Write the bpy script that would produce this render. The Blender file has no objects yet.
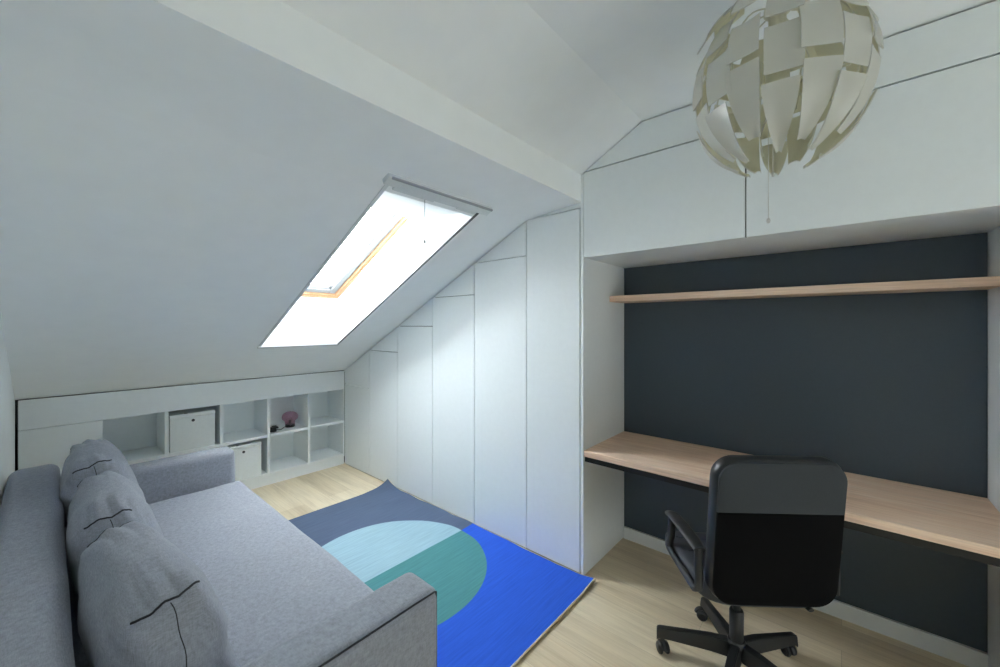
import bpy, bmesh, math, random
from mathutils import Vector, Matrix, noise

random.seed(7)
S = bpy.context.scene
COL = S.collection
H = 1.45                      # eye height of the camera; the room is laid out in multiples of it

# ------------------------------------------------------------------ camera, sky, light, exposure
cd = bpy.data.cameras.new('camera')
cam = bpy.data.objects.new('camera', cd)
COL.objects.link(cam)
S.camera = cam
cd.sensor_width = 36.0
cd.lens = 36.0 * 392.0 / 1000.0
cd.shift_y = -8.5 / 1000.0
cd.clip_start = 0.02
cam.location = (0, 0, H)
YAW = math.radians(48.95)     # from +Y towards +X
cam.rotation_euler = (math.radians(90), 0, -YAW)

w = bpy.data.worlds.new('World')
S.world = w
w.use_nodes = True
bg = w.node_tree.nodes['Background']
bg.inputs[0].default_value = (0.90, 0.965, 1.0, 1)
bg.inputs[1].default_value = 33.0

S.view_settings.view_transform = 'Standard'
S.view_settings.look = 'None'
S.view_settings.gamma = 1.0
S.view_settings.use_curve_mapping = False
S.view_settings.exposure = 0.15
try:
    S.cycles.use_denoising = True
    S.cycles.denoiser = 'OPENIMAGEDENOISE'
    S.cycles.max_bounces = 14
    S.cycles.diffuse_bounces = 8
    S.cycles.transparent_max_bounces = 12
    S.cycles.caustics_reflective = False
    S.cycles.caustics_refractive = False
    S.cycles.sample_clamp_indirect = 8.0
except Exception:
    pass


def portal(name, centre, u, v, su, sv):
    """guides sky light sampling through a window opening; looks towards u x v"""
    l = bpy.data.lights.new(name, 'AREA')
    l.shape = 'RECTANGLE'
    l.size, l.size_y = su, sv
    l.cycles.is_portal = True
    o = bpy.data.objects.new(name, l)
    COL.objects.link(o)
    u = Vector(u).normalized(); v = Vector(v).normalized(); n = u.cross(v)
    m = Matrix((u, v, n)).transposed().to_4x4()
    o.matrix_world = Matrix.Translation(Vector(centre)) @ m
    return o


# ------------------------------------------------------------------ materials
def new_mat(name):
    m = bpy.data.materials.new(name)
    m.use_nodes = True
    nt = m.node_tree
    return m, nt, nt.nodes['Principled BSDF']


def srgb(r, g, b):
    f = lambda c: ((c / 255 + 0.055) / 1.055) ** 2.4 if c / 255 > 0.04045 else c / 255 / 12.92
    return (f(r), f(g), f(b), 1)


def coords(nt, scale, rot=(0, 0, 0), kind='Object'):
    tc = nt.nodes.new('ShaderNodeTexCoord')
    mp = nt.nodes.new('ShaderNodeMapping')
    mp.inputs['Scale'].default_value = scale
    mp.inputs['Rotation'].default_value = rot
    nt.links.new(tc.outputs[kind], mp.inputs[0])
    return mp.outputs[0]


def noise_tex(nt, vec, scale, detail=3, rough=0.55):
    n = nt.nodes.new('ShaderNodeTexNoise')
    n.inputs['Scale'].default_value = scale
    n.inputs['Detail'].default_value = detail
    n.inputs['Roughness'].default_value = rough
    nt.links.new(vec, n.inputs['Vector'])
    return n.outputs['Fac']


def ramp(nt, fac, stops):
    r = nt.nodes.new('ShaderNodeValToRGB')
    e = r.color_ramp.elements
    while len(e) < len(stops):
        e.new(0.5)
    for k, (p, c) in enumerate(stops):
        e[k].position = p
        e[k].color = c
    nt.links.new(fac, r.inputs[0])
    return r.outputs[0]


def bump(nt, bsdf, height, strength, dist=0.002):
    b = nt.nodes.new('ShaderNodeBump')
    b.inputs['Strength'].default_value = strength
    b.inputs['Distance'].default_value = dist
    nt.links.new(height, b.inputs['Height'])
    nt.links.new(b.outputs[0], bsdf.inputs['Normal'])


def mixc(nt, fac, a, b, mode='MIX'):
    m = nt.nodes.new('ShaderNodeMix')
    m.data_type = 'RGBA'
    m.blend_type = mode
    for k, x in ((0, fac), (6, a), (7, b)):
        if isinstance(x, (int, float, tuple)):
            m.inputs[k].default_value = x
        else:
            nt.links.new(x, m.inputs[k])
    return m.outputs[2]


def mth(nt, op, a, b=None):
    m = nt.nodes.new('ShaderNodeMath')
    m.operation = op
    for k, x in ((0, a), (1, b)):
        if x is None:
            continue
        if isinstance(x, (int, float)):
            m.inputs[k].default_value = x
        else:
            nt.links.new(x, m.inputs[k])
    return m.outputs[0]


def plain(name, col, rough=0.5, var=0.03, nscale=60, bstr=0.05, metal=0.0, spec=None):
    """a painted / moulded surface: a slight procedural mottling and grain"""
    m, nt, p = new_mat(name)
    v = coords(nt, (1, 1, 1))
    n = noise_tex(nt, v, nscale, 2)
    lo = tuple(c * (1 - var) for c in col[:3]) + (1,)
    hi = tuple(min(1, c * (1 + var)) for c in col[:3]) + (1,)
    nt.links.new(ramp(nt, n, [(0.3, lo), (0.7, hi)]), p.inputs['Base Color'])
    p.inputs['Roughness'].default_value = rough
    p.inputs['Metallic'].default_value = metal
    if spec is not None:
        p.inputs['Specular IOR Level'].default_value = spec
    if bstr:
        bump(nt, p, n, bstr, 0.0006)
    return m


def wood(name, c1, c2, c3, axis=1, s=1.0, rough=0.5):
    m, nt, p = new_mat(name)
    sc = [14 * s, 14 * s, 14 * s]
    sc[axis] = 0.9 * s
    v = coords(nt, sc)
    a = noise_tex(nt, v, 1.6, 5, 0.6)
    sc2 = [90 * s, 90 * s, 90 * s]
    sc2[axis] = 3.0 * s
    v2 = coords(nt, sc2)
    b = noise_tex(nt, v2, 1.5, 3, 0.6)
    c = ramp(nt, a, [(0.28, c1), (0.5, c2), (0.74, c3)])
    f = ramp(nt, b, [(0.35, (0.82, 0.80, 0.78, 1)), (0.6, (1, 1, 1, 1))])
    nt.links.new(mixc(nt, 1.0, c, f, 'MULTIPLY'), p.inputs['Base Color'])
    p.inputs['Roughness'].default_value = rough
    bump(nt, p, b, 0.12, 0.0008)
    return m


def fabric(name, dark, light):
    """linen-like weave: fine threads along each of the three axes"""
    m, nt, p = new_mat(name)
    f, g = 620, 70
    a = noise_tex(nt, coords(nt, (f, g, g)), 1.0, 2)
    b = noise_tex(nt, coords(nt, (g, f, g)), 1.0, 2)
    c3 = noise_tex(nt, coords(nt, (g, g, f)), 1.0, 2)
    big = noise_tex(nt, coords(nt, (3, 3, 3)), 1.0, 2)
    s = mth(nt, 'MULTIPLY', mth(nt, 'ADD', mth(nt, 'ADD', a, b), c3), 0.3333)
    c = ramp(nt, s, [(0.36, dark), (0.63, light)])
    g_ = ramp(nt, big, [(0.3, (0.94, 0.94, 0.94, 1)), (0.7, (1, 1, 1, 1))])
    nt.links.new(mixc(nt, 1.0, c, g_, 'MULTIPLY'), p.inputs['Base Color'])
    p.inputs['Roughness'].default_value = 0.95
    p.inputs['Specular IOR Level'].default_value = 0.15
    p.inputs['Sheen Weight'].default_value = 0.10
    bump(nt, p, s, 0.22, 0.0010)
    return m


def floor_mat():
    m, nt, p = new_mat('light_oak_planks')
    v = coords(nt, (1, 1, 1), (0, 0, math.radians(90)))
    br = nt.nodes.new('ShaderNodeTexBrick')
    br.inputs['Scale'].default_value = 1.0
    br.inputs['Brick Width'].default_value = 1.38
    br.inputs['Row Height'].default_value = 0.193
    br.inputs['Mortar Size'].default_value = 0.0011
    br.inputs['Mortar Smooth'].default_value = 0.3
    br.inputs['Color1'].default_value = (0, 0, 0, 1)
    br.inputs['Color2'].default_value = (1, 1, 1, 1)
    br.inputs['Mortar'].default_value = (0.5, 0.5, 0.5, 1)
    br.offset = 0.37
    nt.links.new(v, br.inputs['Vector'])
    tint = ramp(nt, br.outputs['Color'], [(0.0, srgb(214, 198, 169)), (1.0, srgb(229, 216, 189))])
    a = noise_tex(nt, coords(nt, (9, 0.8, 9)), 1.5, 5, 0.62)
    b = noise_tex(nt, coords(nt, (70, 2.2, 70)), 1.5, 3)
    g = ramp(nt, a, [(0.3, (0.80, 0.77, 0.74, 1)), (0.55, (1, 1, 1, 1)), (0.75, (1.0, 0.97, 0.93, 1))])
    f = ramp(nt, b, [(0.35, (0.90, 0.88, 0.86, 1)), (0.6, (1, 1, 1, 1))])
    c = mixc(nt, 1.0, mixc(nt, 1.0, tint, g, 'MULTIPLY'), f, 'MULTIPLY')
    c = mixc(nt, mth(nt, 'MULTIPLY', br.outputs['Fac'], 0.45), c, srgb(120, 102, 78))
    nt.links.new(c, p.inputs['Base Color'])
    p.inputs['Roughness'].default_value = 0.52
    bump(nt, p, b, 0.08, 0.0006)
    return m


def rug_mat(cx, cy, r):
    """steel blue upper half, royal blue lower half, a pale blue / teal disc over the dividing line"""
    m, nt, p = new_mat('woven_rug')
    tc = nt.nodes.new('ShaderNodeTexCoord')
    sp = nt.nodes.new('ShaderNodeSeparateXYZ')
    nt.links.new(tc.outputs['Object'], sp.inputs[0])
    x, y = sp.outputs[0], sp.outputs[1]
    dx = mth(nt, 'SUBTRACT', x, cx)
    dy = mth(nt, 'SUBTRACT', y, cy)
    d = mth(nt, 'SQRT', mth(nt, 'ADD', mth(nt, 'MULTIPLY', dx, dx), mth(nt, 'MULTIPLY', dy, dy)))
    inside = mth(nt, 'LESS_THAN', d, r)
    upper = mth(nt, 'GREATER_THAN', dy, 0.0)
    outc = mixc(nt, upper, srgb(44, 92, 204), srgb(86, 100, 124))
    inc = mixc(nt, upper, srgb(78, 136, 140), srgb(153, 184, 197))
    c = mixc(nt, inside, outc, inc)
    a = noise_tex(nt, coords(nt, (3, 60, 3)), 1.6, 4, 0.65)
    b = noise_tex(nt, coords(nt, (300, 300, 300)), 1.0, 2)
    g = ramp(nt, a, [(0.3, (0.80, 0.80, 0.82, 1)), (0.65, (1, 1, 1, 1))])
    nt.links.new(mixc(nt, 1.0, c, g, 'MULTIPLY'), p.inputs['Base Color'])
    p.inputs['Roughness'].default_value = 0.9
    p.inputs['Specular IOR Level'].default_value = 0.2
    bump(nt, p, mth(nt, 'ADD', a, b), 0.3, 0.0012)
    return m


def glass_mat(name, col=(1, 1, 1, 1), refl=0.06):
    m = bpy.data.materials.new(name)
    m.use_nodes = True
    nt = m.node_tree
    nt.nodes.remove(nt.nodes['Principled BSDF'])
    out = nt.nodes['Material Output']
    t = nt.nodes.new('ShaderNodeBsdfTransparent')
    g = nt.nodes.new('ShaderNodeBsdfGlossy')
    g.inputs['Roughness'].default_value = 0.02
    n = noise_tex(nt, coords(nt, (2, 2, 2)), 1.0, 1)
    lo = tuple(c * 0.985 for c in col[:3]) + (1,)
    nt.links.new(ramp(nt, n, [(0.3, lo), (0.7, col)]), t.inputs[0])
    mx = nt.nodes.new('ShaderNodeMixShader')
    mx.inputs[0].default_value = refl
    nt.links.new(t.outputs[0], mx.inputs[1])
    nt.links.new(g.outputs[0], mx.inputs[2])
    nt.links.new(mx.outputs[0], out.inputs[0])
    return m


def lamp_sheet(name, col, rough):
    """thin white lamp plastic that lets a little light through"""
    m = plain(name, col, rough, 0.02, 20, 0.0)
    nt = m.node_tree
    p = nt.nodes['Principled BSDF']
    out = nt.nodes['Material Output']
    t = nt.nodes.new('ShaderNodeBsdfTranslucent')
    t.inputs[0].default_value = col
    mx = nt.nodes.new('ShaderNodeMixShader')
    mx.inputs[0].default_value = 0.42
    nt.links.new(p.outputs[0], mx.inputs[1])
    nt.links.new(t.outputs[0], mx.inputs[2])
    nt.links.new(mx.outputs[0], out.inputs[0])
    return m


M = {}
M['plaster'] = plain('white_plaster', srgb(246, 249, 249), 0.85, 0.012, 9, 0.04)
M['white'] = plain('white_melamine', srgb(236, 241, 242), 0.42, 0.01, 30, 0.0)
M['gap'] = plain('gap_shade_paint', srgb(70, 74, 76), 0.8, 0.02, 30, 0.0)  # dark colour that stands in for shade inside the gaps
M['skirt'] = plain('white_skirting', srgb(225, 228, 228), 0.5, 0.01, 30, 0.0)
M['navy'] = plain('dark_navy_panel', srgb(58, 70, 80), 0.40, 0.03, 90, 0.03)
M['oak'] = wood('desk_oak', srgb(226, 188, 160), srgb(240, 208, 182), srgb(247, 222, 200), 1)
M['floor'] = floor_mat()
M['pine'] = wood('lacquered_pine', srgb(190, 146, 106), srgb(204, 162, 122), srgb(214, 176, 138), 1)
M['black_rail'] = plain('black_steel', srgb(18, 19, 20), 0.45, 0.03, 60, 0.0)
M['sofa'] = fabric('grey_melange_fabric', srgb(130, 133, 141), srgb(161, 165, 175))
M['seam'] = plain('dark_seam_thread', srgb(42, 44, 48), 0.9, 0.05, 200, 0.0)
M['box'] = plain('white_board', srgb(224, 230, 230), 0.6, 0.02, 60, 0.02)
M['boxlid'] = plain('grey_lid_lining', srgb(150, 154, 155), 0.7, 0.02, 60, 0.0)
M['dark_metal'] = plain('dark_metal_grommet', srgb(40, 42, 44), 0.4, 0.03, 60, 0.0)
M['leather'] = plain('black_leatherette', srgb(26, 29, 33), 0.36, 0.08, 300, 0.18)
M['seat_fab'] = plain('seat_leatherette', srgb(52, 56, 63), 0.5, 0.08, 300, 0.18)
M['back_black'] = plain('black_backing_cloth', srgb(7, 7, 8), 0.85, 0.1, 400, 0.1, spec=0.1)
M['back_grey'] = plain('grey_back_upper', srgb(58, 62, 66), 0.8, 0.08, 400, 0.1, spec=0.2)
M['plastic'] = plain('black_plastic', srgb(34, 36, 38), 0.42, 0.05, 200, 0.08)
M['plate'] = lamp_sheet('white_lamp_plate', srgb(224, 224, 220), 0.28)
M['plate_in'] = lamp_sheet('cream_lamp_inside', srgb(232, 229, 208), 0.42)
M['lampwire'] = plain('cream_lamp_frame', srgb(222, 221, 206), 0.4, 0.02, 20, 0.0)
M['rugedge'] = plain('pale_rug_binding', srgb(215, 205, 180), 0.9, 0.06, 300, 0.1)
M['rugback'] = plain('jute_rug_backing', srgb(150, 140, 120), 0.95, 0.06, 300, 0.1)
M['glass'] = glass_mat('window_glass')
M['tinted'] = glass_mat('fill_window_glass', (0.355, 0.355, 0.35, 1), 0.04)  # tint sets the fill light from the added rear window
M['pinkglass'] = glass_mat('pink_glass', (0.90, 0.76, 0.82, 1), 0.10)
M['sash'] = plain('white_sash', srgb(158, 162, 166), 0.4, 0.01, 30, 0.0)
M['gasket'] = plain('grey_gasket', srgb(46, 48, 50), 0.6, 0.02, 60, 0.0)
M['gasket_light'] = plain('grey_plinth', srgb(150, 150, 146), 0.6, 0.02, 60, 0.0)
M['alu'] = plain('blind_aluminium', srgb(215, 220, 221), 0.4, 0.02, 60, 0.0)
M['rail_dark'] = plain('dark_guide_rail', srgb(60, 64, 68), 0.4, 0.02, 60, 0.0)
M['cord'] = plain('grey_cord', srgb(150, 154, 156), 0.7, 0.02, 60, 0.0)


# ------------------------------------------------------------------ mesh helpers
class MB:
    def __init__(self):
        self.bm = bmesh.new()
        self.mi = 0

    def _tag(self, n0):
        self.bm.faces.ensure_lookup_table()
        for f in self.bm.faces[n0:]:
            f.material_index = self.mi

    def box(self, lo, hi, bev=0.0, seg=2, mat=None):
        n0 = len(self.bm.faces)
        r = bmesh.ops.create_cube(self.bm, size=1.0)
        vs = r['verts']
        for v in vs:
            v.co = Vector([lo[i] if v.co[i] < 0 else hi[i] for i in range(3)])
        if mat is not None:
            bmesh.ops.transform(self.bm, matrix=mat, verts=vs)
        if bev > 0:
            es = list({e for v in vs for e in v.link_edges})
            bmesh.ops.bevel(self.bm, geom=es, offset=bev, segments=seg, affect='EDGES', profile=0.5, clamp_overlap=True)
        self._tag(n0)
        return self

    def prism(self, pts, ext, bev=0.0, seg=2):
        """closed polygon pts extruded by vector ext"""
        n0 = len(self.bm.faces)
        ext = Vector(ext)
        a = [self.bm.verts.new(Vector(p)) for p in pts]
        b = [self.bm.verts.new(Vector(p) + ext) for p in pts]
        n = len(pts)
        fs = [self.bm.faces.new(a), self.bm.faces.new(list(reversed(b)))]
        for i in range(n):
            j = (i + 1) % n
            fs.append(self.bm.faces.new((a[j], a[i], b[i], b[j])))
        bmesh.ops.recalc_face_normals(self.bm, faces=fs)
        if bev > 0:
            es = list({e for f in fs[:2] for e in f.edges})
            bmesh.ops.bevel(self.bm, geom=es, offset=bev, segments=seg, affect='EDGES', profile=0.5, clamp_overlap=True)
        self._tag(n0)
        return self

    def tube(self, pts, r, n=10, closed=False, flat=None):
        """swept tube; r a number or list; flat=(axis vector, factor) squashes the section along one direction"""
        n0 = len(self.bm.faces)
        pts = [Vector(p) for p in pts]
        k = len(pts)
        rings = []
        prev = None
        for i, p in enumerate(pts):
            if closed:
                t = pts[(i + 1) % k] - pts[i - 1]
            else:
                t = pts[min(i + 1, k - 1)] - pts[max(i - 1, 0)]
            t.normalize()
            if prev is None:
                ref = Vector((0, 0, 1)) if abs(t.z) < 0.9 else Vector((1, 0, 0))
                u = t.cross(ref).normalized()
            else:
                u = (prev - t * prev.dot(t)).normalized()
            prev = u
            v = t.cross(u)
            rr = r[i] if isinstance(r, (list, tuple)) else r
            ring = []
            for j in range(n):
                a = 2 * math.pi * j / n
                o = u * (math.cos(a) * rr) + v * (math.sin(a) * rr)
                if flat:
                    ax = flat[0]
                    o = o - ax * (o.dot(ax) * (1 - flat[1]))
                ring.append(self.bm.verts.new(p + o))
            rings.append(ring)
        m = k if closed else k - 1
        for i in range(m):
            A, B = rings[i], rings[(i + 1) % k]
            for j in range(n):
                q = (j + 1) % n
                self.bm.faces.new((A[j], A[q], B[q], B[j]))
        if not closed:
            self.bm.faces.new(list(reversed(rings[0])))
            self.bm.faces.new(rings[-1])
        self._tag(n0)
        return self

    def lathe(self, prof, centre=(0, 0, 0), n=24, mat=None):
        n0 = len(self.bm.faces)
        c = Vector(centre)
        rings = []
        vs = []
        for r, z in prof:
            ring = []
            for j in range(n):
                a = 2 * math.pi * j / n
                v = self.bm.verts.new(c + Vector((r * math.cos(a), r * math.sin(a), z)))
                ring.append(v)
                vs.append(v)
            rings.append(ring)
        for A, B in zip(rings, rings[1:]):
            for j in range(n):
                q = (j + 1) % n
                self.bm.faces.new((A[j], A[q], B[q], B[j]))
        if prof[0][0] > 1e-6:
            self.bm.faces.new(list(reversed(rings[0])))
        if prof[-1][0] > 1e-6:
            self.bm.faces.new(rings[-1])
        if mat is not None:
            bmesh.ops.transform(self.bm, matrix=mat, verts=vs)
        self._tag(n0)
        return self

    def quad(self, *pts):
        n0 = len(self.bm.faces)
        self.bm.faces.new([self.bm.verts.new(Vector(p)) for p in pts])
        self._tag(n0)
        return self

    def soft(self, centre, half, kx=4, n=18, fn=None):
        """rounded 'super-ellipsoid' box; kx exponent, fn(p unit)->offset of the finished point"""
        n0 = len(self.bm.faces)
        cache = {}

        def vert(p):
            key = tuple(round(c, 5) for c in p)
            if key in cache:
                return cache[key]
            e = kx
            s = sum(abs(c) ** e for c in p) ** (1 / e)
            q = Vector([c / s for c in p])
            pos = Vector((centre[0] + q.x * half[0], centre[1] + q.y * half[1], centre[2] + q.z * half[2]))
            if fn:
                pos = fn(q, pos)
            v = self.bm.verts.new(pos)
            cache[key] = v
            return v
        g = [math.tan((-1 + 2 * i / n) * math.pi / 4 * 0.98) / math.tan(math.pi / 4 * 0.98) for i in range(n + 1)]
        for ax in range(3):
            for sg in (-1, 1):
                for i in range(n):
                    for j in range(n):
                        q = []
                        for a, b in ((i, j), (i + 1, j), (i + 1, j + 1), (i, j + 1)):
                            p = [0, 0, 0]
                            p[ax] = sg
                            p[(ax + 1) % 3] = g[a]
                            p[(ax + 2) % 3] = g[b]
                            q.append(vert(p))
                        if sg < 0:
                            q.reverse()
                        self.bm.faces.new(q)
        self._tag(n0)
        return self

    def build(self, name, mats, parent=None, smooth=None, base=None, kind=None):
        bm = self.bm
        if not isinstance(mats, (list, tuple)):
            mats = [mats]
        bm.normal_update()
        if parent is not None:
            off = Vector(parent.get('_w', (0, 0, 0))) if parent.get('_w') is not None else Vector((0, 0, 0))
        else:
            if base is None:
                xs = [v.co.x for v in bm.verts]; ys = [v.co.y for v in bm.verts]; zs = [v.co.z for v in bm.verts]
                off = Vector(((min(xs) + max(xs)) / 2, (min(ys) + max(ys)) / 2, min(zs)))
            else:
                off = Vector(base)
        for v in bm.verts:
            v.co -= off
        if smooth:
            for f in bm.faces:
                f.smooth = True
        me = bpy.data.meshes.new(name)
        bm.to_mesh(me)
        bm.free()
        for m in mats:
            me.materials.append(m)
        if smooth and smooth is not True:
            try:
                me.set_sharp_from_angle(angle=math.radians(smooth))
            except Exception:
                pass
        o = bpy.data.objects.new(name, me)
        COL.objects.link(o)
        if parent is not None:
            o.parent = parent
            WORLD[o.name] = off
            o['_w'] = tuple(off)
        else:
            o.location = off
            o['_w'] = tuple(off)
        if kind:
            o['kind'] = kind
        return o


WORLD = {}


def thing(name, label, cat, loc, rz=0.0, group=None, local=False):
    o = bpy.data.objects.new(name, None)
    COL.objects.link(o)
    o.empty_display_size = 0.1
    o.location = loc
    o.rotation_euler = (0, 0, rz)
    o['label'] = label
    o['category'] = cat
    if group:
        o['group'] = group
    o['_w'] = (0.0, 0.0, 0.0) if local else tuple(loc)
    return o


def tag(o, label, cat, group=None):
    o['label'] = label
    o['category'] = cat
    if group:
        o['group'] = group
    return o


def h(*a):
    return tuple(x * H for x in a)


def hbox(mb, x0, x1, y0, y1, z0, z1, bev=0.0, seg=2):
    return mb.box(h(x0, y0, z0), h(x1, y1, z1), bev, seg)


# ------------------------------------------------------------------ room shell (in units of H)
XL, XW, XN = -0.100, 1.393, 1.778          # left wall, cupboard fronts, niche back
YS = 2.695                                 # front of the low shelf unit
YR = -1.70                                 # rear wall behind the camera
SL = 0.482                                 # pitch of the roof


def zs(y):
    return 0.68 + SL * (2.695 - y)


A = (3.0, zs(3.0)); B = (1.0534, zs(1.0534)); C = (0.786, 1.4920); D = (0.786, 1.6020); E = (0.54, 1.7335)
XR = 1.80

m = MB(); hbox(m, XL - .06, XR + .06, YR - .06, 3.06, -.05, 0)
m.build('floor', M['floor'], base=(0, 0, 0), kind='structure')

# roof slope with the skylight shaft
SX0, SX1, SY0, SY1 = 0.716, 1.122, 1.090, 2.258
m = MB()
P = lambda x, y: h(x, y, zs(y))
x0, x1 = XL - .05, XR + .05
BS = B[0] + .07
m.quad(P(x0, 3.05), P(SX0, 3.05), P(SX0, BS), P(x0, BS))
m.quad(P(SX1, 3.05), P(x1, 3.05), P(x1, BS), P(SX1, BS))
m.quad(P(SX0, 3.05), P(SX1, 3.05), P(SX1, SY1), P(SX0, SY1))
m.quad(P(SX0, SY0), P(SX1, SY0), P(SX1, BS), P(SX0, BS))
WZ = 0.274                                  # window plane above the ceiling plane, measured vertically
TB = (SY1, zs(SY1) + WZ)                    # foot of the window
TT = (1.5100, 1.4990)                       # head of the window
for x in (SX0, SX1):
    q = [h(x, SY1, zs(SY1)), h(x, *TB), h(x, *TT), h(x, SY0, zs(SY0))]
    m.quad(*q)
m.quad(h(SX0, SY1, zs(SY1)), h(SX1, SY1, zs(SY1)), h(SX1, *TB), h(SX0, *TB))
m.quad(h(SX0, SY0, zs(SY0)), h(SX0, *TT), h(SX1, *TT), h(SX1, SY0, zs(SY0)))
bmesh.ops.remove_doubles(m.bm, verts=m.bm.verts, dist=1e-4)
m.build('wall_slope', M['plaster'], kind='structure')

# boxed soffit, upper slope and flat ceiling
BLEND = .07                                  # plaster runs round the bend between slope and soffit
m = MB()
sof = (C[1] - B[1]) / (B[0] - C[0])
p0 = (B[0] + BLEND, zs(B[0] + BLEND)); p2 = (B[0] - BLEND, B[1] + sof * BLEND)
bend = []
for k in range(9):
    t = k / 8
    bend.append(tuple((1 - t) ** 2 * p0[i] + 2 * t * (1 - t) * B[i] + t * t * p2[i] for i in range(2)))
line = bend + [C, D, E, (YR - .05, E[1])]
for (ya, za), (yb, zb) in zip(line, line[1:]):
    m.quad(h(x0, ya, za), h(x0, yb, zb), h(x1, yb, zb), h(x1, ya, za))
bmesh.ops.remove_doubles(m.bm, verts=m.bm.verts, dist=1e-4)
m.build('ceiling', M['plaster'], kind='structure', smooth=12)
m = MB()
side = [(YR - .05, 0), (3.05, 0), (3.05, zs(3.05)), B, C, D, E, (YR - .05, E[1])]
m.prism([h(XL - .05, y, z) for y, z in side], h(.05, 0, 0))
m.build('wall_left', M['plaster'], kind='structure')
m = MB()
m.prism([h(XR, y, z) for y, z in side], h(.05, 0, 0))
m.build('wall_right', M['plaster'], kind='structure')
m = MB(); hbox(m, XL, XR, 2.98, 3.04, 0, zs(2.98) - .002)
m.build('wall_knee', M['plaster'], kind='structure')
m = MB(); hbox(m, XN, XR - .001, -.3185, .7725, 0, 1.2675)
m.build('wall_niche', M['navy'], kind='structure')
m = MB(); hbox(m, XW, XR - .001, YR, -.345, 0, E[1] - .001)
m.build('wall_return', M['plaster'], kind='structure')
# dark rear wall behind the camera; unseen tinted window added for fill light
RX0, RX1, RZ0, RZ1 = 0.02, 1.28, 0.04, 0.92
m = MB()
hbox(m, XL, RX0, YR - .05, YR, 0, E[1]); hbox(m, RX1, XW, YR - .05, YR, 0, E[1])
hbox(m, RX0, RX1, YR - .05, YR, 0, RZ0); hbox(m, RX0, RX1, YR - .05, YR, RZ1, E[1])
m.build('wall_rear', M['navy'], kind='structure')
m = MB()
for a, b, c, d in ((RX0, RX1, RZ0, RZ0 + .03), (RX0, RX1, RZ1 - .03, RZ1), (RX0, RX0 + .03, RZ0 + .03, RZ1 - .03), (RX1 - .03, RX1, RZ0 + .03, RZ1 - .03), (.635, .665, RZ0 + .03, RZ1 - .03)):
    hbox(m, a, b, YR - .045, YR - .01, c, d, .004)
w2 = m.build('fill_window', M['sash'], kind='structure')
m = MB(); hbox(m, RX0 + .02, RX1 - .02, YR - .030, YR - .028, RZ0 + .02, RZ1 - .02)
m.build('pane', M['tinted'], w2)
portal('fill_window_portal', h((RX0 + RX1) / 2, YR - .055, (RZ0 + RZ1) / 2), (-1, 0, 0), (0, 0, 1), (RX1 - RX0) * H, (RZ1 - RZ0) * H)

# skirting in the niche
m = MB(); hbox(m, XN - .012, XN, -.318, .770, 0, .054, .002)
m.build('baseboard_niche', M['skirt'], kind='structure')

# ------------------------------------------------------------------ skylight window (window_1)
th = math.atan(SL); ct, st = math.cos(th), math.sin(th)
U = Vector((1, 0, 0)); T = Vector((0, -ct, st)); N = Vector((0, st, ct))
W0 = Vector((SX0, TB[0], TB[1])) * H
WW = (SX1 - SX0) * H
WT = 1.455                                  # the window itself runs on above the head lining
dvec = Vector((0, WT - TB[0], (zs(WT) + WZ) - TB[1]))
WL = dvec.length * H
T = dvec.normalized(); N = U.cross(T)
if N.z < 0:
    N = -N
WM = Matrix((U, T, N)).transposed().to_4x4()
WM = Matrix.Translation(W0) @ WM


def ring(mb, o, wd, n0, n1, bev=.003):
    """rectangular ring in the window plane: inset o, bar width wd, from n0 to n1 along the normal"""
    mb.box((o, o, n0), (o + wd, WL - o, n1), bev, 1, WM)
    mb.box((WW - o - wd, o, n0), (WW - o, WL - o, n1), bev, 1, WM)
    mb.box((o + wd, o, n0), (WW - o - wd, o + wd, n1), bev, 1, WM)
    mb.box((o + wd, WL - o - wd, n0), (WW - o - wd, WL - o, n1), bev, 1, WM)


m = MB(); ring(m, -.006, .042, -.004, .05); 
win = m.build('window_1', M['pine'], kind='structure')
m = MB(); ring(m, .0, .016, -.012, -.004, .002)
m.build('frame_lip', M['pine'], win)
m = MB(); ring(m, .037, .055, .012, .055)
m.build('sash', M['sash'], win)
m = MB(); ring(m, .0925, .006, .02, .05, .001)
m.build('gasket', M['gasket'], win)
m = MB(); m.box((.05, .05, .034), (WW - .05, WL - .05, .042), 0, 1, WM)
m.build('pane', M['glass'], win)
pc = WM @ Vector((WW / 2, WL / 2, .07))
portal('skylight_portal', pc, U, T, WW - .1, WL - .1)

# blind: cassette at the head of the shaft, guide rails round the opening, pull cord
Ts = Vector((0, -ct, st)); Ns = Vector((0, -st, -ct))           # up the slope, into the room
B0 = Vector((SX0, SY0, zs(SY0))) * H


def smat(origin):
    return Matrix.Translation(origin) @ Matrix((U, Ts, Ns)).transposed().to_4x4()


bl = thing('window_blind', 'white roller blind with a slim cassette around the skylight opening', 'blind', tuple(B0 + U * (WW / 2)))
SM = smat(B0)
m = MB(); m.box((-.050, .010, .001), (WW + .045, .066, .030), .003, 2, SM)
m.build('cassette', M['alu'], bl, 40)
m = MB(); m.box((-.035, .056, .026), (WW + .04, .068, .036), .002, 2, SM)
m.build('top_rail', M['sash'], bl)
m = MB(); m.box((.02, -.022, .004), (WW * .45, .004, .016), .002, 2, SM); m.box((WW * .45, -.014, .004), (WW * .72, .004, .014), .002, 2, SM); m.box((WW * .72, -.022, .004), (WW - .02, .004, .016), .002, 2, SM)
m.build('blind_bar', M['alu'], bl)
LEN = (SY1 - SY0) / ct * H
m = MB(); m.box((WW - .004, -LEN, .001), (WW + .012, -.003, .007), .001, 1, SM)
m.build('guide_rail', M['rail_dark'], bl)
m = MB(); m.box((-.022, -LEN, .001), (.0, -.003, .005), .002, 1, SM)
m.build('guide_rail', M['alu'], bl)
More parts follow.
